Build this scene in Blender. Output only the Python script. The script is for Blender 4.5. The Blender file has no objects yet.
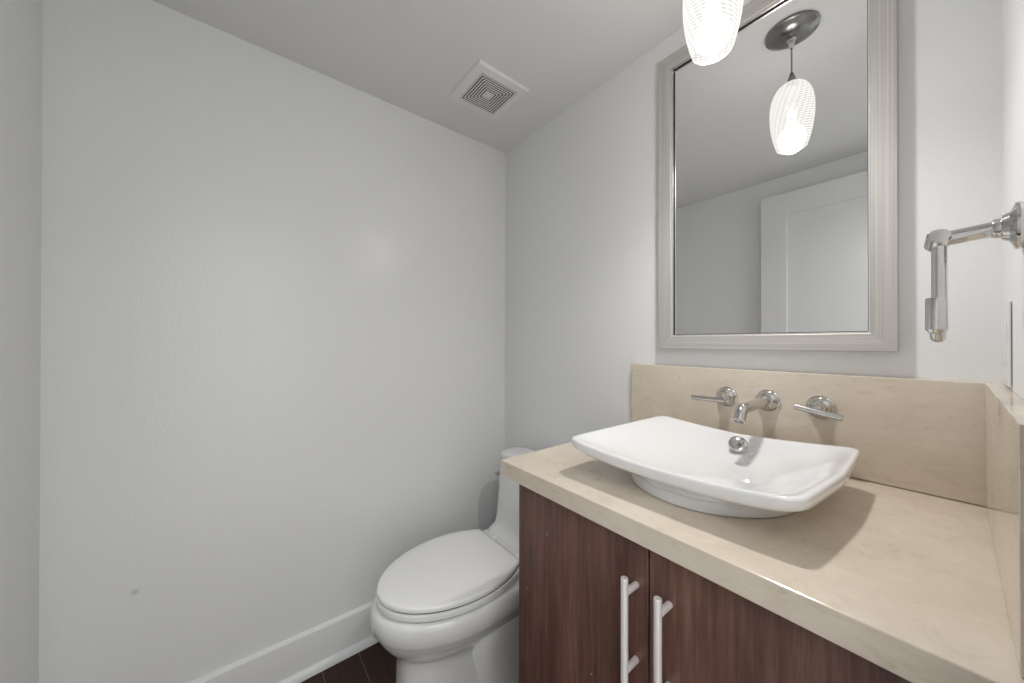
import bpy, bmesh, math, random
from mathutils import Vector, Matrix
random.seed(7)
S = bpy.context.scene
COL = S.collection
PI = math.pi

# ------------------------------------------------------------------ camera
cam_d = bpy.data.cameras.new('camera')
cam_d.sensor_width = 36.0
cam_d.lens = 36.0 * 346.544 / 1024.0
cam_d.clip_start = 0.02
cam = bpy.data.objects.new('camera', cam_d)
COL.objects.link(cam)
right = Vector((0.6185, 0.7858, 0.0015)).normalized()
fwd = Vector((-0.7858, 0.6185, 0.0038)).normalized()
up = right.cross(fwd).normalized()
right = fwd.cross(up).normalized()
cam.matrix_world = Matrix(((right.x, up.x, -fwd.x, 1.41535),
                           (right.y, up.y, -fwd.y, -1.06844),
                           (right.z, up.z, -fwd.z, 1.16752),
                           (0, 0, 0, 1)))
S.camera = cam

# ------------------------------------------------------------------ world, lamps, exposure
W = bpy.data.worlds.new('daylight')
S.world = W
W.use_nodes = True
W.node_tree.nodes['Background'].inputs[0].default_value = (0.95, 0.97, 1.0, 1)
W.node_tree.nodes['Background'].inputs[1].default_value = 1.0

S.view_settings.view_transform = 'Standard'
S.view_settings.look = 'None'
S.view_settings.gamma = 1.0
S.view_settings.use_curve_mapping = False
S.view_settings.exposure = 0.20

def lamp(name, kind, loc, energy, color=(1, 1, 1), **kw):
    d = bpy.data.lights.new(name, kind)
    d.energy = energy
    d.color = color
    for k, v in kw.items():
        setattr(d, k, v)
    o = bpy.data.objects.new(name, d)
    o.location = loc
    COL.objects.link(o)
    return o

# fill panels added in the unseen hall, shining in through the open doorway
hw = lamp('hall_fill_side', 'AREA', (2.95, -1.00, 1.45), 8.0, (0.97, 0.985, 1.0), shape='RECTANGLE', size=2.0, size_y=1.9)  # upright panel added to light the left wall evenly, no real window
hw.rotation_euler = (0, math.radians(90), 0)
lamp('hall_fill_top', 'AREA', (2.25, -1.05, 2.40), 30.0, (1.0, 0.995, 0.985), shape='RECTANGLE', size=0.9, size_y=2.4)  # overhead fill added for ambient light, no real fixture
# the bulb inside the pendant shade
lamp('pendant_light', 'SPOT', (1.108, -0.297, 1.787), 10.0, (1.0, 0.98, 0.955), shadow_soft_size=0.03, spot_size=math.radians(140), spot_blend=1.0)
lamp('pendant_glow', 'POINT', (1.108, -0.297, 1.804), 6.2, (1.0, 0.98, 0.955), shadow_soft_size=0.035)

# ------------------------------------------------------------------ materials
MATS = {}
def new_mat(name):
    m = bpy.data.materials.new(name)
    m.use_nodes = True
    nt = m.node_tree
    b = nt.nodes['Principled BSDF']
    MATS[name] = m
    return m, nt, b

def N(nt, typ, **kw):
    n = nt.nodes.new(typ)
    for k, v in kw.items():
        if k.startswith('i_'):
            n.inputs[k[2:].replace('_', ' ')].default_value = v
        else:
            setattr(n, k, v)
    return n

def lk(nt, a, ao, b, bi):
    nt.links.new(a.outputs[ao], b.inputs[bi])

def ramp(nt, pts):
    r = nt.nodes.new('ShaderNodeValToRGB')
    e = r.color_ramp.elements
    while len(e) < len(pts):
        e.new(0.5)
    for i, (p, c) in enumerate(pts):
        e[i].position = p
        e[i].color = c if len(c) == 4 else (*c, 1)
    return r

def coords(nt, scale=(1, 1, 1), rot=(0, 0, 0)):
    g = N(nt, 'ShaderNodeNewGeometry')
    mp = N(nt, 'ShaderNodeMapping')
    mp.inputs['Scale'].default_value = scale
    mp.inputs['Rotation'].default_value = rot
    lk(nt, g, 'Position', mp, 'Vector')
    return mp

def paint(name, col, rough, bump=0.0, scale=150.0, spec=0.5, stain=None):
    m, nt, b = new_mat(name)
    b.inputs['Base Color'].default_value = (*col, 1)
    b.inputs['Roughness'].default_value = rough
    b.inputs['Specular IOR Level'].default_value = spec
    mp = coords(nt)
    if bump:
        n = N(nt, 'ShaderNodeTexNoise', i_Scale=scale, i_Detail=2.0, i_Roughness=0.5)
        lk(nt, mp, 'Vector', n, 'Vector')
        bp = N(nt, 'ShaderNodeBump', i_Strength=bump, i_Distance=0.004)
        lk(nt, n, 'Fac', bp, 'Height')
        lk(nt, bp, 'Normal', b, 'Normal')
    if stain:
        v = N(nt, 'ShaderNodeVectorMath', operation='DISTANCE')
        v.inputs[1].default_value = stain[0]
        lk(nt, mp, 'Vector', v, 0)
        r = ramp(nt, [(0.0, (0.72, 0.72, 0.72)), (stain[1], (0.86, 0.86, 0.86)), (stain[1] * 1.6, (1, 1, 1))])
        lk(nt, v, 'Value', r, 'Fac')
        mx = N(nt, 'ShaderNodeMix', data_type='RGBA', blend_type='MULTIPLY')
        mx.inputs[0].default_value = 1.0
        mx.inputs[6].default_value = (*col, 1)
        lk(nt, r, 'Color', mx, 7)
        lk(nt, mx, 2, b, 'Base Color')
    return m

WALLC = (0.855, 0.86, 0.86)
paint('wall_paint', WALLC, 0.20, 0.20, 130.0, 0.4, stain=((0.0, -1.295, 0.469), 0.007))
paint('wall_paint_back', WALLC, 0.42, 0.11, 170.0, 0.4)
paint('ceiling_paint', (0.81, 0.81, 0.805), 0.6, 0.12, 150.0, 0.3)
paint('trim_paint', (0.82, 0.823, 0.825), 0.3)
paint('door_paint', (0.80, 0.802, 0.80), 0.2)
paint('hall_bounce', (0.55, 0.53, 0.50), 0.9)
paint('hall_paint', (0.75, 0.75, 0.74), 0.6)
paint('vent_plastic', (0.84, 0.835, 0.825), 0.45)
paint('vent_dark', (0.02, 0.02, 0.02), 0.8)
paint('plate_plastic', (0.80, 0.80, 0.80), 0.3)
paint('gap_shade_grey', (0.12, 0.12, 0.12), 0.6)

def porcelain(name, col):
    m, nt, b = new_mat(name)
    b.inputs['Base Color'].default_value = (*col, 1)
    b.inputs['Roughness'].default_value = 0.09
    b.inputs['Coat Weight'].default_value = 0.4
    b.inputs['Coat Roughness'].default_value = 0.03
    return m
porcelain('porcelain', (0.82, 0.823, 0.822))
paint('seat_plastic', (0.90, 0.90, 0.897), 0.16)
paint('seam_shade_grey', (0.10, 0.10, 0.10), 0.6)

def metal(name, col, rough, brushed=None):
    m, nt, b = new_mat(name)
    b.inputs['Base Color'].default_value = (*col, 1)
    b.inputs['Metallic'].default_value = 1.0
    b.inputs['Roughness'].default_value = rough
    return m
metal('chrome', (0.64, 0.635, 0.63), 0.07)
metal('chrome_worn', (0.58, 0.57, 0.56), 0.16)
metal('satin_nickel', (0.90, 0.87, 0.85), 0.38)
MATS['satin_nickel'].node_tree.nodes['Principled BSDF'].inputs['Metallic'].default_value = 0.3
metal('canopy_nickel', (0.28, 0.275, 0.27), 0.22)
metal('mirror_silver', (0.86, 0.865, 0.865), 0.0)
metal('bead_silver', (0.85, 0.82, 0.80), 0.32)

def stone(name):
    m, nt, b = new_mat(name)
    b.inputs['Roughness'].default_value = 0.14
    b.inputs['Specular IOR Level'].default_value = 0.5
    mp = coords(nt)
    n1 = N(nt, 'ShaderNodeTexNoise', i_Scale=5.0, i_Detail=6.0, i_Roughness=0.6)
    lk(nt, mp, 'Vector', n1, 'Vector')
    r1 = ramp(nt, [(0.30, (0.64, 0.555, 0.455)), (0.52, (0.715, 0.63, 0.525)), (0.72, (0.775, 0.70, 0.595))])
    lk(nt, n1, 'Fac', r1, 'Fac')
    # fine streaks lying along one diagonal of the slab
    mp2 = coords(nt, (10, 10, 34), (0.25, 0.35, 0.45))
    n2 = N(nt, 'ShaderNodeTexNoise', i_Scale=2.2, i_Detail=8.0, i_Roughness=0.7, i_Distortion=0.8)
    lk(nt, mp2, 'Vector', n2, 'Vector')
    r2 = ramp(nt, [(0.28, (0.80, 0.765, 0.73)), (0.44, (0.97, 0.965, 0.96)), (0.58, (1, 1, 1)), (0.72, (1.10, 1.105, 1.11))])
    lk(nt, n2, 'Fac', r2, 'Fac')
    mx = N(nt, 'ShaderNodeMix', data_type='RGBA', blend_type='MULTIPLY')
    mx.inputs[0].default_value = 0.75
    lk(nt, r1, 'Color', mx, 6)
    lk(nt, r2, 'Color', mx, 7)
    # sparse dark fossil flecks
    mp3 = coords(nt, (1, 1, 1.6), (0.2, 0.5, 0.3))
    v = N(nt, 'ShaderNodeTexNoise', i_Scale=60.0, i_Detail=2.0)
    lk(nt, mp3, 'Vector', v, 'Vector')
    r3 = ramp(nt, [(0.24, (0.70, 0.64, 0.57)), (0.31, (1, 1, 1))])
    lk(nt, v, 'Fac', r3, 'Fac')
    mx2 = N(nt, 'ShaderNodeMix', data_type='RGBA', blend_type='MULTIPLY')
    mx2.inputs[0].default_value = 0.35
    lk(nt, mx, 2, mx2, 6)
    lk(nt, r3, 'Color', mx2, 7)
    lk(nt, mx2, 2, b, 'Base Color')
    return m
stone('limestone')

def wood(name):
    m, nt, b = new_mat(name)
    b.inputs['Roughness'].default_value = 0.33
    mp = coords(nt, (1, 1, 0.045))
    n1 = N(nt, 'ShaderNodeTexNoise', i_Scale=110.0, i_Detail=8.0, i_Roughness=0.75)
    lk(nt, mp, 'Vector', n1, 'Vector')
    mpb = coords(nt, (1, 1, 0.12))
    n2 = N(nt, 'ShaderNodeTexNoise', i_Scale=11.0, i_Detail=3.0, i_Roughness=0.5, i_Distortion=0.4)
    lk(nt, mpb, 'Vector', n2, 'Vector')
    r1 = ramp(nt, [(0.30, (0.084, 0.040, 0.031)), (0.5, (0.150, 0.076, 0.059)), (0.72, (0.245, 0.133, 0.104))])
    lk(nt, n1, 'Fac', r1, 'Fac')
    r2 = ramp(nt, [(0.32, (0.62, 0.60, 0.60)), (0.52, (1, 1, 1)), (0.72, (1.25, 1.18, 1.12))])
    lk(nt, n2, 'Fac', r2, 'Fac')
    mx = N(nt, 'ShaderNodeMix', data_type='RGBA', blend_type='MULTIPLY')
    mx.inputs[0].default_value = 1.0
    lk(nt, r1, 'Color', mx, 6)
    lk(nt, r2, 'Color', mx, 7)
    # a few dried specks of white wall paint
    mp3 = coords(nt, (1, 1, 1))
    v = N(nt, 'ShaderNodeTexVoronoi', i_Scale=16.0)
    lk(nt, mp3, 'Vector', v, 'Vector')
    r3 = ramp(nt, [(0.0, (1, 1, 1)), (0.022, (0.8, 0.8, 0.8)), (0.035, (0, 0, 0))])
    lk(nt, v, 'Distance', r3, 'Fac')
    wn = N(nt, 'ShaderNodeSeparateColor')
    lk(nt, v, 'Color', wn, 'Color')
    gt = N(nt, 'ShaderNodeMath', operation='GREATER_THAN')
    gt.inputs[1].default_value = 0.62
    lk(nt, wn, 0, gt, 0)
    mm = N(nt, 'ShaderNodeMath', operation='MULTIPLY')
    lk(nt, r3, 'Color', mm, 0)
    lk(nt, gt, 0, mm, 1)
    mx2 = N(nt, 'ShaderNodeMix', data_type='RGBA')
    lk(nt, mm, 0, mx2, 0)
    lk(nt, mx, 2, mx2, 6)
    mx2.inputs[7].default_value = (0.55, 0.5, 0.47, 1)
    lk(nt, mx2, 2, b, 'Base Color')
    bp = N(nt, 'ShaderNodeBump', i_Strength=0.08, i_Distance=0.002)
    lk(nt, n1, 'Fac', bp, 'Height')
    lk(nt, bp, 'Normal', b, 'Normal')
    return m
wood('espresso_wood')
paint('cabinet_dark', (0.02, 0.014, 0.012), 0.7)

def floor_mat():
    m, nt, b = new_mat('floor_tile')
    b.inputs['Roughness'].default_value = 0.45
    b.inputs['Specular IOR Level'].default_value = 0.25
    g = N(nt, 'ShaderNodeNewGeometry')
    mp = N(nt, 'ShaderNodeMapping')
    mp.inputs['Location'].default_value = (0.11, 0.833 + 0.122 * 8, 0)
    lk(nt, g, 'Position', mp, 'Vector')
    br = N(nt, 'ShaderNodeTexBrick', offset=0.5, offset_frequency=2, squash=1.0)
    br.inputs['Color1'].default_value = (0.036, 0.018, 0.012, 1)
    br.inputs['Color2'].default_value = (0.046, 0.023, 0.015, 1)
    br.inputs['Mortar'].default_value = (0.16, 0.125, 0.10, 1)
    br.inputs['Scale'].default_value = 1.0
    br.inputs['Mortar Size'].default_value = 0.0013
    br.inputs['Mortar Smooth'].default_value = 0.1
    br.inputs['Bias'].default_value = 0.0
    br.inputs['Brick Width'].default_value = 0.92
    br.inputs['Row Height'].default_value = 0.122
    lk(nt, mp, 'Vector', br, 'Vector')
    mp2 = coords(nt, (3, 40, 1))
    n = N(nt, 'ShaderNodeTexNoise', i_Scale=2.0, i_Detail=5.0)
    lk(nt, mp2, 'Vector', n, 'Vector')
    r = ramp(nt, [(0.3, (0.75, 0.75, 0.75)), (0.7, (1.3, 1.28, 1.25))])
    lk(nt, n, 'Fac', r, 'Fac')
    mx = N(nt, 'ShaderNodeMix', data_type='RGBA', blend_type='MULTIPLY')
    mx.inputs[0].default_value = 0.8
    lk(nt, br, 'Color', mx, 6)
    lk(nt, r, 'Color', mx, 7)
    lk(nt, mx, 2, b, 'Base Color')
floor_mat()

def frame_mat(name, axis):
    m, nt, b = new_mat(name)
    b.inputs['Metallic'].default_value = 0.25
    b.inputs['Roughness'].default_value = 0.5
    tc = N(nt, 'ShaderNodeTexCoord')
    mp = N(nt, 'ShaderNodeMapping')
    s = [260, 260, 260]
    s['xyz'.index(axis)] = 1.2
    mp.inputs['Scale'].default_value = s
    lk(nt, tc, 'Object', mp, 'Vector')
    n = N(nt, 'ShaderNodeTexNoise', i_Scale=1.0, i_Detail=3.0, i_Roughness=0.6)
    lk(nt, mp, 'Vector', n, 'Vector')
    r = ramp(nt, [(0.3, (0.43, 0.41, 0.39)), (0.5, (0.52, 0.50, 0.48)), (0.75, (0.61, 0.59, 0.57))])
    lk(nt, n, 'Fac', r, 'Fac')
    lk(nt, r, 'Color', b, 'Base Color')
frame_mat('frame_silver_upright', 'z')
frame_mat('frame_silver_cross', 'x')

def shade_mat():
    # white swirl glass, lit from inside
    m, nt, b = new_mat('swirl_glass')
    nt.nodes.remove(b)
    out = nt.nodes['Material Output']
    tc = N(nt, 'ShaderNodeTexCoord')
    sep = N(nt, 'ShaderNodeSeparateXYZ')
    lk(nt, tc, 'Object', sep, 'Vector')
    at = N(nt, 'ShaderNodeMath', operation='ARCTAN2')
    lk(nt, sep, 'Y', at, 0)
    lk(nt, sep, 'X', at, 1)
    # two families of spiral lines crossing: ang*k + z*w
    def spiral(k, w, ph):
        a = N(nt, 'ShaderNodeMath', operation='MULTIPLY'); a.inputs[1].default_value = k
        lk(nt, at, 0, a, 0)
        z = N(nt, 'ShaderNodeMath', operation='MULTIPLY_ADD'); z.inputs[1].default_value = w; z.inputs[2].default_value = ph
        lk(nt, sep, 'Z', z, 0)
        s = N(nt, 'ShaderNodeMath', operation='ADD')
        lk(nt, a, 0, s, 0); lk(nt, z, 0, s, 1)
        sn = N(nt, 'ShaderNodeMath', operation='SINE')
        lk(nt, s, 0, sn, 0)
        return sn
    s1 = spiral(9, 900.0, 0.0)
    s2 = spiral(22, 130.0, 1.0)
    mul = N(nt, 'ShaderNodeMath', operation='MULTIPLY_ADD')
    mul.inputs[1].default_value = 0.45
    lk(nt, s2, 0, mul, 0)
    lk(nt, s1, 0, mul, 2)
    mr = N(nt, 'ShaderNodeMapRange')
    mr.inputs['From Min'].default_value = -1.1
    mr.inputs['From Max'].default_value = 0.6
    mr.inputs['To Min'].default_value = 0.50
    mr.inputs['To Max'].default_value = 0.84
    lk(nt, mul, 0, mr, 'Value')
    em = N(nt, 'ShaderNodeEmission')
    em.inputs['Color'].default_value = (1.0, 0.965, 0.92, 1)
    lk(nt, mr, 0, em, 'Strength')
    tr = N(nt, 'ShaderNodeBsdfTransparent')
    tr.inputs['Color'].default_value = (0.25, 0.245, 0.24, 1)
    gl = N(nt, 'ShaderNodeBsdfGlossy')
    gl.inputs['Roughness'].default_value = 0.15
    gl.inputs['Color'].default_value = (0.9, 0.9, 0.9, 1)
    mx = N(nt, 'ShaderNodeMixShader'); mx.inputs[0].default_value = 0.05
    lk(nt, tr, 0, mx, 1); lk(nt, gl, 0, mx, 2)
    ad = N(nt, 'ShaderNodeAddShader')
    lk(nt, mx, 0, ad, 0); lk(nt, em, 0, ad, 1)
    lk(nt, ad, 0, out, 'Surface')
    # frosted bulb
    m, nt, b = new_mat('bulb_glow')
    nt.nodes.remove(b)
    out = nt.nodes['Material Output']
    em = N(nt, 'ShaderNodeEmission')
    em.inputs['Color'].default_value = (1.0, 0.975, 0.94, 1)
    em.inputs['Strength'].default_value = 0.62
    tr = N(nt, 'ShaderNodeBsdfTransparent')
    tr.inputs['Color'].default_value = (0.85, 0.85, 0.85, 1)
    ad = N(nt, 'ShaderNodeAddShader')
    lk(nt, tr, 0, ad, 0); lk(nt, em, 0, ad, 1)
    lk(nt, ad, 0, out, 'Surface')
shade_mat()

# ------------------------------------------------------------------ mesh helpers
def finish(name, bm, mat, parent=None, smooth=True, angle=35, bevel=0.0, bseg=2):
    if parent is not None:
        bm.transform(Matrix.Translation(-Vector(parent['_o'])))
    bmesh.ops.remove_doubles(bm, verts=bm.verts, dist=1e-6)
    bmesh.ops.recalc_face_normals(bm, faces=bm.faces)
    me = bpy.data.meshes.new(name)
    bm.to_mesh(me)
    bm.free()
    me.materials.append(MATS[mat])
    if smooth:
        for p in me.polygons:
            p.use_smooth = True
        me.set_sharp_from_angle(angle=math.radians(angle))
    o = bpy.data.objects.new(name, me)
    COL.objects.link(o)
    if parent is not None:
        o.parent = parent['ob']
    if bevel:
        md = o.modifiers.new('bevel', 'BEVEL')
        md.width = bevel
        md.segments = bseg
        md.limit_method = 'ANGLE'
        md.angle_limit = math.radians(40)
    return o

def thing(name, label, cat, loc, group=None):
    o = bpy.data.objects.new(name, None)
    o.empty_display_size = 0.05
    o.location = loc
    COL.objects.link(o)
    tag(o, label, cat, group)
    return {'ob': o, '_o': loc}

def sub(o, th):
    """handle for hanging sub-parts on the part o (which shares its thing's origin)"""
    return {'ob': o, '_o': th['_o']}

def tag(o, label, cat, group=None):
    o['label'] = label
    o['category'] = cat
    if group:
        o['group'] = group
    return o

def struct(o):
    o['kind'] = 'structure'
    return o

def box(bm, x0, x1, y0, y1, z0, z1):
    vs = [bm.verts.new((x, y, z)) for z in (z0, z1) for y in (y0, y1) for x in (x0, x1)]
    for f in ((0, 1, 3, 2), (4, 6, 7, 5), (0, 4, 5, 1), (2, 3, 7, 6), (0, 2, 6, 4), (1, 5, 7, 3)):
        bm.faces.new([vs[i] for i in f])
    return bm

def boxes(*bs):
    bm = bmesh.new()
    for b in bs:
        box(bm, *b)
    return bm

def loft(bm, rings, cap0=True, cap1=True):
    vr = [[bm.verts.new(p) for p in r] for r in rings]
    n = len(rings[0])
    for a, b in zip(vr, vr[1:]):
        for i in range(n):
            bm.faces.new((a[i], a[(i + 1) % n], b[(i + 1) % n], b[i]))
    if cap0:
        bm.faces.new(vr[0][::-1])
    if cap1:
        bm.faces.new(vr[-1])
    return bm

def basis(d):
    d = Vector(d).normalized()
    a = Vector((0, 0, 1)) if abs(d.z) < 0.9 else Vector((1, 0, 0))
    u = d.cross(a).normalized()
    return d, u, d.cross(u).normalized()

def lathe(bm, base, axis, prof, n=40, cap0=True, cap1=True):
    """prof: list of (distance along axis, radius)"""
    d, u, v = basis(axis)
    base = Vector(base)
    rings = []
    for t, r in prof:
        rings.append([base + d * t + (u * math.cos(2 * PI * i / n) + v * math.sin(2 * PI * i / n)) * max(r, 1e-4) for i in range(n)])
    return loft(bm, rings, cap0, cap1)

def tube(bm, path, rad, n=20, caps=True):
    path = [Vector(p) for p in path]
    rads = rad if isinstance(rad, (list, tuple)) else [rad] * len(path)
    T = []
    for i in range(len(path)):
        if i == 0:
            t = path[1] - path[0]
        elif i == len(path) - 1:
            t = path[-1] - path[-2]
        else:
            t = (path[i] - path[i - 1]).normalized() + (path[i + 1] - path[i]).normalized()
        T.append(t.normalized())
    _, u, _ = basis(T[0])
    rings = []
    for i, p in enumerate(path):
        u = (u - T[i] * u.dot(T[i])).normalized()
        v = T[i].cross(u)
        rings.append([p + (u * math.cos(2 * PI * k / n) + v * math.sin(2 * PI * k / n)) * rads[i] for k in range(n)])
    return loft(bm, rings, caps, caps)

def arc(c, r, u, v, a0, a1, n):
    c, u, v = Vector(c), Vector(u), Vector(v)
    return [c + (u * math.cos(a0 + (a1 - a0) * i / n) + v * math.sin(a0 + (a1 - a0) * i / n)) * r for i in range(n + 1)]

# ------------------------------------------------------------------ room shell
RX, RY, H = 1.471, -1.46, 2.14
T = 0.10
DY0, DY1, DH = -1.425, -0.665, 2.045          # doorway in the right wall
HX = 3.0                                        # far wall of the hall outside

struct(finish('floor', boxes((-T, RX + 0.05, RY - T, T, -0.08, 0.0)), 'floor_tile', smooth=False))
struct(finish('floor_hall', boxes((RX + 0.05, HX + T, -3.2, 0.9, -0.08, 0.0)), 'hall_bounce', smooth=False))  # unseen hall floor, made pale to bounce light up to the ceiling
bm = boxes((-T, RX + T, RY - T, T, H, H + 0.08))
for v in bm.verts:                              # the ceiling rises very slightly towards the front wall
    v.co.z += -v.co.y * 0.0048
struct(finish('ceiling', bm, 'ceiling_paint', smooth=False))
struct(finish('wall_left', boxes((-T, 0, RY - T, T, 0, H + 0.02)), 'wall_paint', smooth=False))
struct(finish('wall_back', boxes((0, RX + T, 0, T, 0, H + 0.02)), 'wall_paint_back', smooth=False))
struct(finish('wall_front', boxes((0, RX + T, RY - T, RY, 0, H + 0.02)), 'wall_paint_back', smooth=False))
struct(finish('wall_right', boxes((RX, RX + T, DY1, 0, 0, H + 0.02), (RX, RX + T, RY, DY0, 0, H + 0.02), (RX, RX + T, DY0, DY1, DH, H + 0.02)), 'wall_paint_back', smooth=False))
struct(finish('wall_hall', boxes((HX, HX + T, -3.2, 0.9, 0, 2.5)), 'hall_paint', smooth=False))
struct(finish('ceiling_hall', boxes((RX + T, HX + T, -3.2, 0.9, 2.5, 2.58)), 'hall_paint', smooth=False))
struct(finish('wall_hall_upper', boxes((RX + 0.02, RX + T, -3.2, 0.9, H + 0.08, 2.5)), 'hall_paint', smooth=False))

def base_profile(bm, pts, axis, a0, a1):
    """extrude a profile of (offset from wall, z) along an axis"""
    rings = []
    for a in (a0, a1):
        if axis == 'y+':      # wall at x = 0
            rings.append([(d, a, z) for d, z in pts])
        elif axis == 'x-':    # wall at y = 0
            rings.append([(a, -d, z) for d, z in pts])
        elif axis == 'x+':    # wall at y = RY
            rings.append([(a, RY + d, z) for d, z in pts])
    return loft(bm, rings)
BASE = [(0, 0), (0.014, 0), (0.014, 0.138), (0.0132, 0.141), (0.003, 0.149), (0.0, 0.149)]
SHOE = [(0.014, 0)] + [(0.014 + 0.015 * math.cos(a), 0.026 * math.sin(a)) for a in [i * PI / 12 for i in range(0, 7)]]
for nm, ax, a0, a1 in (('baseboard_left', 'y+', RY, 0.0), ('baseboard_back', 'x-', 0.03, 0.757), ('baseboard_front', 'x+', 0.03, RX)):
    struct(finish(nm, base_profile(bmesh.new(), BASE, ax, a0, a1), 'trim_paint', angle=30))
for nm, ax, a0, a1 in (('trim_1', 'y+', RY + 0.014, -0.014), ('trim_2', 'x-', 0.03, 0.757), ('trim_3', 'x+', 0.03, RX)):
    struct(finish(nm, base_profile(bmesh.new(), SHOE, ax, a0, a1), 'trim_paint', angle=50))
# doorway jamb lining and inner casing
struct(finish('trim_4', boxes((RX - 0.002, RX + T + 0.002, DY1 - 0.016, DY1, 0, DH), (RX - 0.002, RX + T + 0.002, DY0, DY0 + 0.012, 0, DH),
                              (RX - 0.002, RX + T + 0.002, DY0, DY1, DH - 0.016, DH)), 'trim_paint', smooth=False))
struct(finish('trim_5', boxes((RX - 0.013, RX, DY1 - 0.008, DY1 + 0.062, 0, DH + 0.055), (RX - 0.013, RX, DY0 + 0.02, DY1 - 0.008, DH - 0.008, DH + 0.055)), 'trim_paint', smooth=False, bevel=0.002))

# the door leaf, swung open flat along the front wall (seen in the mirror)
DX0, DX1, DYF, DYB, DZ0, DZ1 = 0.711, 1.452, -1.392, -1.427, 0.012, 2.024
st = 0.122
bm = boxes((DX0, DX0 + st, DYB, DYF, DZ0, DZ1), (DX1 - st, DX1, DYB, DYF, DZ0, DZ1),
           (DX0 + st, DX1 - st, DYB, DYF, DZ1 - st, DZ1), (DX0 + st, DX1 - st, DYB, DYF, DZ0, DZ0 + 0.2))
door = struct(finish('door_1', bm, 'door_paint', smooth=False))
dh = {'ob': door, '_o': (0, 0, 0)}
finish('door_panel', boxes((DX0 + st - 0.003, DX1 - st + 0.003, DYB + 0.011, DYF - 0.012, DZ0 + 0.197, DZ1 - st + 0.003)), 'door_paint', dh, smooth=False)
bm = bmesh.new()
lathe(bm, (DX0 + 0.06, DYF, 0.96), (0, 1, 0), [(0, 0.026), (0.006, 0.026), (0.008, 0.011), (0.04, 0.011), (0.043, 0.009)], 28)
tube(bm, [(DX0 + 0.06, DYF + 0.036, 0.96), (DX0 + 0.175, DYF + 0.036, 0.96)], 0.008, 16)
finish('door_handle', bm, 'satin_nickel', dh)
for z in (0.25, 1.02, 1.80):
    bm = bmesh.new()
    tube(bm, [(DX1 + 0.008, DYF - 0.004, z - 0.045), (DX1 + 0.008, DYF - 0.004, z + 0.045)], 0.0075, 14)
    finish('hinge', bm, 'satin_nickel', dh)

# ------------------------------------------------------------------ vanity cabinet
CF = -0.531                                     # face of the doors
cab = thing('vanity_cabinet', 'dark espresso wood vanity cabinet with two doors under the beige stone countertop', 'cabinet', (1.115, -0.27, 0))
CB = CF + 0.02
bm = boxes((0.761, 0.779, CB, -0.001, 0.0, 0.835), (1.452, 1.470, CB, -0.001, 0.0, 0.835), (0.779, 1.452, CB, -0.001, 0.09, 0.108),
           (0.779, 1.452, -0.012, -0.001, 0.108, 0.835), (0.779, 1.452, CB, CB + 0.07, 0.815, 0.835))
finish('carcass', bm, 'espresso_wood', cab, smooth=False)
finish('toe_kick', boxes((0.779, 1.452, CB + 0.06, CB + 0.075, 0.0, 0.09)), 'cabinet_dark', cab, smooth=False)
for x0, x1, hx in ((0.761, 1.1005, 1.079), (1.1035, 1.447, 1.137)):
    d = finish('door', boxes((x0, x1, CF, CB - 0.001, 0.098, 0.8335)), 'espresso_wood', cab, smooth=False, bevel=0.0012)
    if x0 > 1:
        d['label'] = 'right dark wood cabinet door'
    else:
        d['label'] = 'left dark wood cabinet door'
    ds = sub(d, cab)
    bm = bmesh.new()
    yb = CF - 0.035
    lathe(bm, (hx, yb, 0.522), (0, 0, 1), [(0, 0.0052), (0.0008, 0.006), (0.2562, 0.006), (0.257, 0.0052)], 24)
    h = finish('handle_bar', bm, 'satin_nickel', ds)
    h['label'] = 'brushed nickel bar handle'
    for z in (0.625, 0.753):
        bm = bmesh.new()
        lathe(bm, (hx, CF + 0.0005, z), (0, -1, 0), [(0, 0.0055), (0.031, 0.0055)], 20)
        finish('standoff', bm, 'satin_nickel', ds)

# ------------------------------------------------------------------ countertop and splashes
ZT = 0.8744
def slab(name, x0, x1, y0, y1, z0, z1, label, cat, bev=0.002):
    th = finish(name, boxes((x0, x1, y0, y1, z0, z1)), 'limestone', None, smooth=False, bevel=bev, bseg=2)
    return tag(th, label, cat)
slab('countertop', 0.716, 1.4705, -0.552, -0.0005, 0.836, ZT, 'beige limestone countertop slab on the dark wood vanity, under the white sink', 'countertop', 0.002)
slab('backsplash', 0.740, 1.4705, -0.02, -0.0005, ZT + 0.0013, 1.097, 'long beige limestone backsplash behind the faucet, below the mirror', 'backsplash', 0.0015)
slab('side_splash', 1.4515, 1.4705, -0.53, -0.0212, ZT + 0.0008, 1.097, 'short beige stone side splash along the right wall, right end of the counter', 'backsplash', 0.0015)

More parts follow.
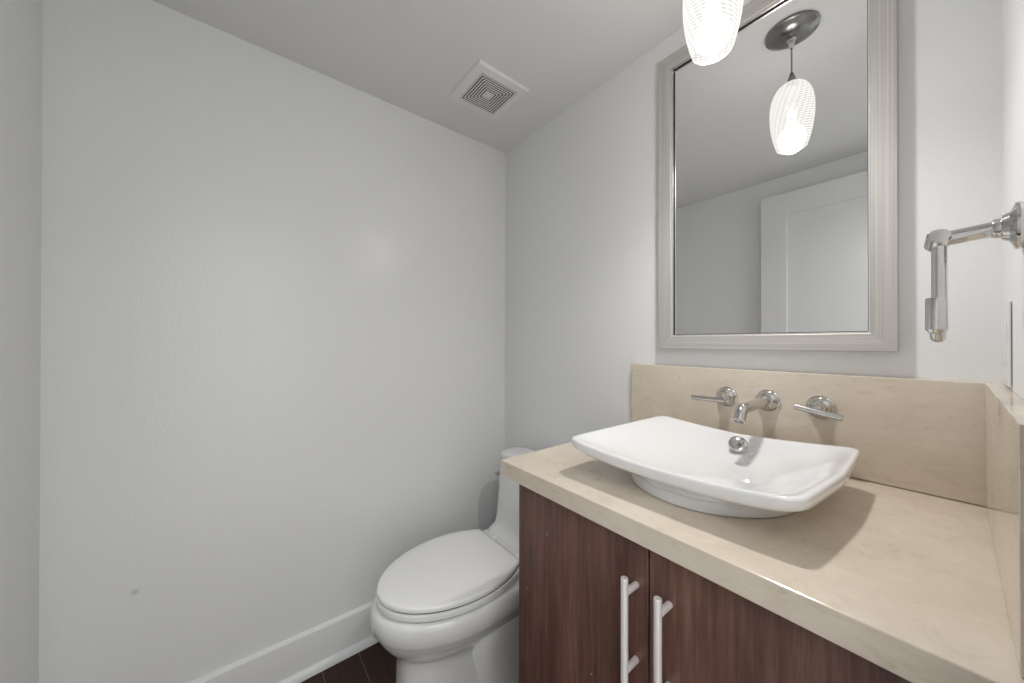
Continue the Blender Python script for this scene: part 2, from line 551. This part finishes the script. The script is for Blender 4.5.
# ------------------------------------------------------------------ vessel sink
sink = thing('vessel_sink', 'white rectangular porcelain vessel sink with upswept rim on the beige countertop', 'sink', (1.105, -0.30, ZT))
SX, SY = 1.0945, -0.2945
NS = 128
def sring(hx, hy, n, z, ox=0.0, oy=0.0, sag=0.0, bulge=0.0, sp=0.0):
    out = []
    for i in range(NS):
        a = 2 * PI * (i + 0.5) / NS
        c, s = math.cos(a), math.sin(a)
        # even spacing along the superellipse
        r = (abs(c) ** n + abs(s) ** n) ** (-1.0 / n)
        px, py = r * c, r * s
        x = hx * px + math.copysign(bulge * 0.35 * (1 - py * py), px) * abs(px) ** 3
        y = hy * py * ((1 - 0.012 * px) if py > 0 else 0.972 * (1 - 0.018 * px)) + math.copysign(bulge * (1 - px * px), py) * abs(py) ** 3
        x += -0.014 * max(0, px) * max(0, -py) + 0.011 * max(0, -px) * max(0, py)
        k = (hx / 0.21) ** 4
        x -= 0.005 * k * max(0, -px) * max(0, -py)
        y -= 0.006 * k * max(0, -px) * max(0, -py)
        zz = z - sag * (1 - px * px) + k * max(0, py) * (0.006 * max(0, px) + 0.004 * max(0, -px))
        out.append((SX + ox + x, SY + oy + y, zz))
    return out
fx, fy = 0.005, -0.011
RZ = 0.9565
rings = [
    sring(0.140, 0.140, 2.0, ZT + 0.0005, fx, fy),
    sring(0.148, 0.149, 2.0, ZT + 0.0015, fx, fy),
    sring(0.149, 0.150, 2.0, ZT + 0.004, fx, fy),
    sring(0.1480, 0.1490, 2.05, ZT + 0.017, fx, fy),
    sring(0.1462, 0.1475, 2.05, ZT + 0.0205, fx, fy),
    sring(0.1490, 0.1505, 2.1, ZT + 0.0235, fx, fy),
    sring(0.158, 0.157, 2.25, ZT + 0.031, 0, 0, 0.001, 0.002),
    sring(0.174, 0.166, 2.7, ZT + 0.040, 0, 0, 0.002, 0.004),
    sring(0.191, 0.177, 4.6, ZT + 0.0475, 0, 0, 0.005, 0.006),
    sring(0.204, 0.185, 9.0, ZT + 0.056, 0, 0, 0.009, 0.007),
    sring(0.2098, 0.1896, 15.0, ZT + 0.0635, 0, 0, 0.011, 0.008),
    sring(0.2108, 0.1902, 20.0, RZ - 0.010, 0, 0, 0.012, 0.008),
    sring(0.2106, 0.1903, 22.0, RZ - 0.005, 0, 0, 0.012, 0.008),
    sring(0.2093, 0.1892, 22.0, RZ - 0.0014, 0, 0, 0.012, 0.008),
    sring(0.2060, 0.1864, 22.0, RZ, 0, 0, 0.012, 0.008),
    sring(0.2020, 0.1828, 20.0, RZ - 0.0008, 0, 0, 0.012, 0.008),
    sring(0.1950, 0.1775, 10.0, RZ - 0.0032, 0, 0, 0.012, 0.008),
    sring(0.180, 0.168, 6.0, RZ - 0.0135, 0, 0, 0.009, 0.008),
    sring(0.158, 0.153, 4.0, RZ - 0.027, 0, 0, 0.007, 0.006),
    sring(0.132, 0.134, 2.9, RZ - 0.041, 0, 0, 0.004, 0.004),
    sring(0.102, 0.108, 2.3, RZ - 0.053, 0, 0, 0.002, 0.002),
    sring(0.068, 0.074, 2.0, RZ - 0.0605, 0, 0),
    sring(0.034, 0.036, 2.0, RZ - 0.0645, 0, 0),
    sring(0.012, 0.012, 2.0, RZ - 0.0655, 0, 0),
]
bm = loft(bmesh.new(), rings)
finish('basin', bm, 'porcelain', sink, angle=60)
bm = bmesh.new()
# chrome overflow cap on the back slope of the bowl
on = Vector((0.22, -0.74, 0.62)).normalized()
oc = Vector((1.104, -0.148, 0.9285))
lathe(bm, oc - on * 0.004, on, [(0, 0.0135), (0.007, 0.0145), (0.0075, 0.0192), (0.0105, 0.0192), (0.0125, 0.0172), (0.0135, 0.012), (0.0138, 0.0)], 36)
c = finish('overflow_cap', bm, 'chrome', sink)
c['label'] = 'round chrome overflow cap'

# ------------------------------------------------------------------ wall mounted faucet and its two handles
YS = -0.0205
def escutcheon(x, z, th, name='escutcheon'):
    bm = bmesh.new()
    lathe(bm, (x, YS + 0.0008, z), (0, -1, 0), [(0, 0.0265), (0.003, 0.0270), (0.0048, 0.0262), (0.0056, 0.0235), (0.0068, 0.0225), (0.0095, 0.0215),
                                       (0.0135, 0.0185), (0.016, 0.0150), (0.0175, 0.0140)], 48)
    finish(name, bm, 'chrome', th)

fz = 1.024
fau = thing('wall_faucet', 'chrome wall-mounted faucet spout with bent tip, middle of the backsplash above the sink', 'faucet', (1.128, YS, fz))
escutcheon(1.128, fz, fau)
bm = bmesh.new()
path = [(1.128, YS - 0.012, fz), (1.128, -0.10, fz - 0.001), (1.127, -0.170, fz - 0.002)]
BA = math.radians(58)
path += arc((1.126, -0.180, fz - 0.024), 0.022, (0, 0, 1), (0, -1, 0), 0.25, BA, 9)
e = Vector(path[-1]); dd = Vector((0, -math.cos(BA), -math.sin(BA)))
path += [e + dd * 0.006, e + dd * 0.013]
tube(bm, path, 0.0120, 28)
finish('spout', bm, 'chrome_worn', fau)
bm = bmesh.new()
lathe(bm, e + dd * 0.0125, dd, [(0, 0.0122), (0.0015, 0.0123), (0.005, 0.0123), (0.0058, 0.0115), (0.0058, 0.0092), (0.003, 0.009)], 28)
finish('aerator', bm, 'chrome', fau)

HG = 'faucet lever handles on the backsplash'
def fhandle(x, z, p0, p1, label):
    t = thing('faucet_handle', label, 'faucet handle', (x, YS, z), HG)
    escutcheon(x, z, t)
    bm = bmesh.new()
    lathe(bm, (x, YS - 0.014, z), (0, -1, 0), [(0, 0.0125), (0.010, 0.0118), (0.013, 0.0098), (0.024, 0.0095), (0.030, 0.0092), (0.0315, 0.008), (0.032, 0.0)], 32)
    finish('hub', bm, 'chrome', t)
    bm = bmesh.new()
    p0, p1 = Vector(p0), Vector(p1)
    L = (p1 - p0).length
    lathe(bm, p0, p1 - p0, [(0, 0.0056), (0.0008, 0.0066), (L - 0.0008, 0.0066), (L, 0.0056)], 24)
    finish('lever', bm, 'chrome_worn', t)
fhandle(1.034, 1.022, (0.961, -0.066, 1.0155), (1.046, -0.066, 1.0165), 'chrome faucet handle with lever pointing left, left of the spout on the backsplash')
fhandle(1.229, 1.021, (1.192, -0.066, 1.0225), (1.272, -0.066, 1.0085), 'chrome faucet handle with slanting crossbar lever, right of the spout on the backsplash')

# ------------------------------------------------------------------ mirror
mir = thing('wall_mirror', 'large rectangular wall mirror in a brushed champagne silver frame above the backsplash', 'mirror', (1.093, -0.0005, 1.15))
mx0, mx1, mz0, mz1 = 0.840, 1.348, 1.150, 2.057
fw = 0.042
prof = [(0.0, 0.0), (0.0, 0.026), (0.0012, 0.0272), (0.0375, 0.0245), (0.039, 0.0235), (0.0395, 0.0215), (0.0405, 0.017), (0.0405, 0.0)]   # (inwards, out from wall)
MY = -0.0005
def rail(side):
    bm = bmesh.new()
    rings = []
    for d, h in prof:
        y = MY - h
        if side == 'bottom':
            rings.append(((mx0 + d, y, mz0 + d), (mx1 - d, y, mz0 + d)))
        elif side == 'top':
            rings.append(((mx0 + d, y, mz1 - d), (mx1 - d, y, mz1 - d)))
        elif side == 'left':
            rings.append(((mx0 + d, y, mz0 + d), (mx0 + d, y, mz1 - d)))
        else:
            rings.append(((mx1 - d, y, mz0 + d), (mx1 - d, y, mz1 - d)))
    loft(bm, [[r[0] for r in rings], [r[1] for r in rings]])
    return finish('frame_rail', bm, 'frame_silver_cross' if side in ('bottom', 'top') else 'frame_silver_upright', mir, angle=25)
for sd in ('left', 'right', 'bottom', 'top'):
    rail(sd)
# bright inner bead and a dark strip painting the shade of the gap behind it
bm = bmesh.new()
def rim_boxes(bm, a, b2, h0, h1):
    for x0, x1, z0, z1 in ((mx0 + a, mx0 + b2, mz0 + a, mz1 - a), (mx1 - b2, mx1 - a, mz0 + a, mz1 - a), (mx0 + b2, mx1 - b2, mz0 + a, mz0 + b2), (mx0 + b2, mx1 - b2, mz1 - b2, mz1 - a)):
        box(bm, x0, x1, MY - h1, MY - h0, z0, z1)
    return bm
finish('bead', rim_boxes(bm, 0.0405, 0.0425, 0.004, 0.0175), 'bead_silver', mir, smooth=False)
finish('bead_gap_shade', rim_boxes(bmesh.new(), 0.0425, 0.0440, 0.004, 0.0120), 'cabinet_dark', mir, smooth=False)
finish('glass', boxes((mx0 + 0.037, mx1 - 0.037, MY - 0.0085, MY - 0.003, mz0 + 0.037, mz1 - 0.037)), 'mirror_silver', mir, smooth=False)
finish('backing', boxes((mx0 + 0.01, mx1 - 0.01, MY - 0.003, MY + 0.0, mz0 + 0.01, mz1 - 0.01)), 'cabinet_dark', mir, smooth=False)

# ------------------------------------------------------------------ pendant lamp
PX, PY = 1.108, -0.297
pen = thing('pendant_lamp', 'chrome pendant lamp with white swirl glass shade hanging in front of the mirror', 'lamp', (PX, PY, H))
bm = bmesh.new()
lathe(bm, (PX, PY, H), (0, 0, -1), [(-0.002, 0.066), (0.004, 0.0675), (0.007, 0.0665), (0.009, 0.062), (0.014, 0.056), (0.020, 0.044), (0.024, 0.028), (0.0255, 0.014), (0.026, 0.0)], 56)
finish('canopy', bm, 'canopy_nickel', pen)
bm = bmesh.new()
lathe(bm, (PX, PY, H - 0.0255), (0, 0, -1), [(0, 0.012), (0.004, 0.0125), (0.007, 0.0095), (0.022, 0.0065), (0.030, 0.006), (0.032, 0.004)], 28)
finish('cord_grip', bm, 'chrome', pen)
bm = bmesh.new()
tube(bm, [(PX, PY, H - 0.05), (PX, PY, 2.003)], 0.0022, 12)
finish('cord', bm, 'canopy_nickel', pen)
bm = bmesh.new()
lathe(bm, (PX, PY, 2.008), (0, 0, -1), [(0, 0.004), (0.006, 0.0065), (0.020, 0.0105), (0.036, 0.0145), (0.044, 0.016)], 28)
finish('socket_cap', bm, 'canopy_nickel', pen)
sz = [(1.9710, 0.012), (1.9710, 0.022), (1.9681, 0.0295), (1.9605, 0.0375), (1.9471, 0.0455), (1.9280, 0.0520), (1.9050, 0.0552), (1.8821, 0.0558), (1.8591, 0.0548),
      (1.8362, 0.0522), (1.8132, 0.0482), (1.7941, 0.0436), (1.7798, 0.0394), (1.7750, 0.0378), (1.7750, 0.0362), (1.7788, 0.0365)]
bm = bmesh.new()
lathe(bm, (PX, PY, 0), (0, 0, 1), sz, 64, False, False)
finish('lamp_shade', bm, 'swirl_glass', pen, angle=80)
bm = bmesh.new()
lathe(bm, (PX, PY, 1.779), (0, 0, 1), [(0, 0.001), (0.002, 0.014), (0.008, 0.026), (0.018, 0.0335), (0.030, 0.0345), (0.046, 0.029), (0.064, 0.018), (0.078, 0.0135), (0.100, 0.013)], 36)
finish('bulb', bm, 'bulb_glow', pen)
bm = bmesh.new()
lathe(bm, (PX, PY, 1.8785), (0, 0, 1), [(0, 0.013), (0.03, 0.0135), (0.032, 0.011), (0.090, 0.011)], 24)
finish('lamp_socket', bm, 'plate_plastic', pen)

# ------------------------------------------------------------------ ceiling vent
vent = thing('ceiling_vent', 'square cream exhaust fan grille with concentric slots on the ceiling', 'vent', (0.2995, -0.311, H))
vx, vy = 0.2995, -0.311
def sqring(bm, h0, h1, z0, z1, zin=None):
    """square ring between half sizes h0 (inner) and h1 (outer)"""
    o = [(vx + sx * h1, vy + sy * h1) for sx, sy in ((-1, -1), (1, -1), (1, 1), (-1, 1))]
    i = [(vx + sx * h0, vy + sy * h0) for sx, sy in ((-1, -1), (1, -1), (1, 1), (-1, 1))]
    zi = z0 if zin is None else zin
    q = [[bm.verts.new((x, y, z)) for x, y in ps] for ps, z in ((o, z1), (o, z0), (i, zi), (i, z1))]
    for a, b in ((0, 1), (1, 2), (2, 3), (3, 0)):
        for k in range(4):
            bm.faces.new((q[a][k], q[a][(k + 1) % 4], q[b][(k + 1) % 4], q[b][k]))
    return bm
bm = bmesh.new()
hv = 0.1147
rr = []
for h, z in ((hv, H + 0.002), (hv, H - 0.0035), (hv - 0.004, H - 0.0095), (0.083, H - 0.0115), (0.0815, H - 0.0115), (0.0815, H)):
    rr.append([(vx + sx * h, vy + sy * h * 0.985, z) for sx, sy in ((-1, -1), (1, -1), (1, 1), (-1, 1))])
loft(bm, rr, False, False)
finish('frame', bm, 'vent_plastic', vent, smooth=False)
p = (0.0815 - 0.013) / 7.0
for k in range(7):
    h1 = 0.0815 - 0.0035 - k * p
    h0 = h1 - p * 0.44
    finish('louver', sqring(bmesh.new(), h0, h1, H - 0.0115, H - 0.0098), 'vent_plastic', vent, smooth=False)
finish('center_pad', boxes((vx - 0.0125, vx + 0.0125, vy - 0.0125, vy + 0.0125, H - 0.0115, H - 0.006)), 'vent_plastic', vent, smooth=False)
bm = boxes((vx - 0.082, vx + 0.082, vy - 0.082, vy + 0.082, H - 0.0075, H - 0.001))
finish('slot_shade', bm, 'vent_dark', vent, smooth=False)  # black sheet close behind the slots, painting their shade
# cross ribs carrying the louvers
finish('rib', boxes((vx - 0.08, vx + 0.08, vy - 0.002, vy + 0.002, H - 0.0098, H - 0.003), (vx - 0.002, vx + 0.002, vy - 0.08, vy + 0.08, H - 0.0098, H - 0.003)), 'vent_dark', vent, smooth=False)

# ------------------------------------------------------------------ towel holder on the right wall
TY, TZ = -0.305, 1.315
tw = thing('towel_holder', 'chrome towel holder with a hooked hanging arm, on the right wall beside the mirror', 'towel holder', (RX, TY, TZ))
bm = bmesh.new()
lathe(bm, (RX - 0.0002, TY, TZ), (-1, 0, 0), [(0, 0.0285), (0.004, 0.0295), (0.007, 0.0285), (0.009, 0.022), (0.011, 0.018), (0.016, 0.0155), (0.017, 0.0125), (0.022, 0.0120), (0.024, 0.0105)], 44)
finish('wall_flange', bm, 'chrome', tw)
kx, kz = 1.4035, TZ - 0.004
bm = bmesh.new()
tube(bm, [(RX - 0.02, TY, TZ), (kx, TY, kz)], 0.0098, 24)
finish('arm', bm, 'chrome', tw)
bm = bmesh.new()
kd = Vector((0.12, -0.80, 0.42)).normalized()
lathe(bm, Vector((kx, TY, kz)) - kd * 0.012, kd, [(0, 0.010), (0.0015, 0.0118), (0.0215, 0.0118), (0.0235, 0.0100), (0.0238, 0.0)], 36)
finish('knuckle', bm, 'chrome', tw)
bm = bmesh.new()
pth = [(kx + 0.001, TY, kz - 0.004), (kx + 0.001, TY, kz - 0.06), (kx + 0.001, TY, 1.196)]
pth += arc((kx, TY - 0.020, 1.196), 0.020, (0, 1, 0), (0, 0, -1), 0.15, PI - 0.12, 14)
pth += [(kx, TY - 0.040, 1.203)]
tube(bm, pth, 0.0074, 24)
finish('hanging_rod', bm, 'chrome', tw)
bm = bmesh.new()
lathe(bm, (kx - 0.0010, TY - 0.040, 1.180), (0, 0, 1), [(0, 0.003), (0.002, 0.0070), (0.006, 0.0100), (0.012, 0.0098), (0.0465, 0.0098), (0.0475, 0.0092)], 28)
finish('tip', bm, 'chrome', tw)

# ------------------------------------------------------------------ outlet plate on the right wall
pl = thing('outlet_plate', 'white outlet cover plate low on the right wall just above the side splash', 'outlet', (RX, -0.10, 1.17))
py0, py1, pz0, pz1 = -0.160, -0.040, 1.102, 1.232
finish('plate', boxes((RX - 0.0036, RX - 0.0008, py0, py1, pz0, pz1)), 'plate_plastic', pl, smooth=False, bevel=0.0012, bseg=3)
finish('back_gap_shade', boxes((RX - 0.0009, RX, py0 + 0.03, py1 - 0.001, pz0 + 0.01, pz1 - 0.012)), 'gap_shade_grey', pl, smooth=False)  # dark strip standing in for the shade behind the plate
for yc in (-0.123, -0.077):
    r = finish('receptacle', boxes((RX - 0.0046, RX - 0.0032, yc - 0.0165, yc + 0.0165, 1.133, 1.201)), 'plate_plastic', pl, smooth=False, bevel=0.001)

# ------------------------------------------------------------------ toilet
XC = 0.378
toi = thing('toilet', 'white one-piece toilet with closed lid between the plain wall and the vanity', 'toilet', (XC, -0.40, 0))
def contour(z, hw, yf, yc, yb, hwb, nf=1.95, n1=36, n2=14):
    """half width hw at yc, rounded front reaching yf, sides drawing in to hwb at the back yb"""
    pts = []
    for i in range(n1 + 1):                      # right side -> front -> left side
        a = PI * i / n1
        c, s = math.cos(a), math.sin(a)
        x = math.copysign(abs(c) ** (2 / nf), c) * hw
        y = yc - (abs(s) ** (2 / nf)) * (yc - yf)
        pts.append((XC + x, y, z))
    back = []
    b = (yb - yc) / math.sqrt(max(1e-6, 1 - (hwb / hw) ** 2)) if hwb < hw else None
    for j in range(1, n2 + 1):
        t = j / n2
        y = yc + (yb - yc) * t
        w = hw * math.sqrt(max(0, 1 - ((y - yc) / b) ** 2)) if b else hw
        back.append((w, y))
    for w, y in back:
        pts.append((XC - w, y, z))
    m = 4
    for k in range(1, m):
        w = back[-1][0]
        pts.append((XC - w + 2 * w * k / m, back[-1][1], z))
    for w, y in reversed(back):
        pts.append((XC + w, y, z))
    return pts
# lid
bm = loft(bmesh.new(), [contour(0.4145, 0.172, -0.741, -0.49, -0.318, 0.118), contour(0.4155, 0.1765, -0.746, -0.49, -0.316, 0.122),
                        contour(0.424, 0.1775, -0.747, -0.49, -0.315, 0.123), contour(0.4285, 0.1755, -0.745, -0.49, -0.316, 0.121),
                        contour(0.4312, 0.169, -0.738, -0.49, -0.32, 0.116), contour(0.4335, 0.140, -0.70, -0.485, -0.335, 0.095),
                        contour(0.4345, 0.07, -0.60, -0.48, -0.40, 0.05)])
finish('lid', bm, 'seat_plastic', toi, angle=50)
# seat
bm = loft(bmesh.new(), [contour(0.3912, 0.172, -0.741, -0.49, -0.300, 0.118), contour(0.3920, 0.178, -0.748, -0.49, -0.298, 0.124),
                        contour(0.404, 0.1795, -0.750, -0.49, -0.298, 0.125), contour(0.4085, 0.1785, -0.749, -0.49, -0.299, 0.124), contour(0.4098, 0.175, -0.743, -0.49, -0.30, 0.12)])
finish('seat', bm, 'seat_plastic', toi, angle=50)
# dark filler painting the shade in the seams around lid and seat
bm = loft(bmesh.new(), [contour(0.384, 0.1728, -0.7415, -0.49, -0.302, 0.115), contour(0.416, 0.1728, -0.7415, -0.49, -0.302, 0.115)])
finish('seam_shade', bm, 'seam_shade_grey', toi, smooth=False)
# bowl: rim band, crease, tapering underside, pedestal
bm = bmesh.new()
def bc(z, hw, yf, yc=-0.48, yb=-0.06, hwb=None, nf=1.95):
    return contour(z, hw, yf, yc, yb, hw * 0.86 if hwb is None else hwb, nf)
loft(bm, [bc(0.0, 0.110, -0.688, -0.50, -0.06, 0.10, 2.8), bc(0.006, 0.1105, -0.689, -0.50, -0.06, 0.10, 2.8), bc(0.10, 0.107, -0.686, -0.50, -0.06, 0.095, 2.7), bc(0.19, 0.106, -0.685, -0.50, -0.06, 0.096, 2.5),
          bc(0.222, 0.110, -0.690, -0.50, -0.06, 0.10, 2.1), bc(0.236, 0.121, -0.700, -0.49, -0.06, 0.11), bc(0.252, 0.138, -0.715, -0.485, -0.06, 0.12),
          bc(0.275, 0.157, -0.733, -0.48, -0.06, 0.135), bc(0.300, 0.171, -0.747, -0.48, -0.06, 0.145), bc(0.3165, 0.178, -0.753, -0.48, -0.06, 0.15), bc(0.3180, 0.1765, -0.7515, -0.48, -0.06, 0.148), bc(0.3188, 0.171, -0.746, -0.48, -0.06, 0.145),
          bc(0.3208, 0.171, -0.746, -0.48, -0.06, 0.145), bc(0.3215, 0.184, -0.760, -0.48, -0.06, 0.155), bc(0.325, 0.1862, -0.7622, -0.48, -0.06, 0.157),
          bc(0.352, 0.190, -0.7655, -0.48, -0.06, 0.16), bc(0.372, 0.1895, -0.763, -0.48, -0.06, 0.16), bc(0.381, 0.186, -0.758, -0.48, -0.06, 0.157),
          bc(0.3855, 0.180, -0.751, -0.48, -0.06, 0.15), bc(0.387, 0.172, -0.742, -0.48, -0.065, 0.143)])
# trapway swelling at the back of the pedestal
def rrect(x0, x1, y0, y1, z, r, n=8):
    pts = []
    for cx, cy, a0 in ((x1 - r, y1 - r, 0), (x0 + r, y1 - r, PI / 2), (x0 + r, y0 + r, PI), (x1 - r, y0 + r, 1.5 * PI)):
        for i in range(n + 1):
            a = a0 + PI / 2 * i / n
            pts.append((cx + r * math.cos(a), cy + r * math.sin(a), z))
    return pts
loft(bm, [rrect(XC - 0.135, XC + 0.135, -0.47, -0.05, 0.0, 0.06), rrect(XC - 0.136, XC + 0.136, -0.475, -0.05, 0.04, 0.065), rrect(XC - 0.128, XC + 0.128, -0.50, -0.05, 0.12, 0.08),
          rrect(XC - 0.138, XC + 0.138, -0.52, -0.05, 0.20, 0.10), rrect(XC - 0.145, XC + 0.145, -0.50, -0.05, 0.27, 0.10), rrect(XC - 0.14, XC + 0.14, -0.42, -0.05, 0.33, 0.10)])
finish('bowl', bm, 'porcelain', toi, angle=40)
# tank with a swept foot
TXW = 0.198
def tk(z, hw, yf, yb=-0.022, r=0.045):
    return rrect(XC - hw, XC + hw, yf, yb, z, r)
bm = loft(bmesh.new(), [tk(0.340, 0.16, -0.27, -0.05, 0.06), tk(0.383, 0.176, -0.270, -0.05, 0.06), tk(0.388, 0.183, -0.264, -0.05, 0.06), tk(0.394, 0.190, -0.236, -0.05, 0.055), tk(0.402, 0.194, -0.218, -0.048, 0.05),
                        tk(0.416, 0.1965, -0.208, -0.045), tk(0.440, 0.198, -0.201, -0.045), tk(0.490, 0.199, -0.195, -0.045), tk(0.56, 0.1985, -0.189, -0.045), tk(0.671, 0.197, -0.184, -0.045)])
finish('tank', bm, 'porcelain', toi, angle=60)
bm = loft(bmesh.new(), [tk(0.6725, 0.192, -0.179, -0.05, 0.05), tk(0.674, 0.1975, -0.1845, -0.046, 0.052), tk(0.677, 0.1985, -0.1855, -0.045, 0.053), tk(0.690, 0.1980, -0.185, -0.045, 0.053),
                        tk(0.695, 0.195, -0.182, -0.048, 0.052), tk(0.6985, 0.185, -0.172, -0.056, 0.048), tk(0.700, 0.165, -0.152, -0.076, 0.034)])
finish('tank_lid', bm, 'porcelain', toi, angle=50)
# chrome trip lever on the left of the tank front
bm = bmesh.new()
lx, lz = XC - TXW + 0.012, 0.596
lathe(bm, (lx + 0.02, -0.150, lz), (-1, 0, 0), [(0, 0.010), (0.022, 0.010), (0.025, 0.008), (0.030, 0.0065)], 24)
box(bm, lx - 0.017, lx - 0.008, -0.186, -0.143, lz - 0.009, lz + 0.006)
finish('flush_lever', bm, 'chrome', toi)
for sx in (-1, 1):
    bm = bmesh.new()
    lathe(bm, (XC + sx * 0.075, -0.285, 0.386), (0, 0, 1), [(0, 0.014), (0.018, 0.014), (0.021, 0.011)], 24)
    finish('hinge', bm, 'seat_plastic', toi)
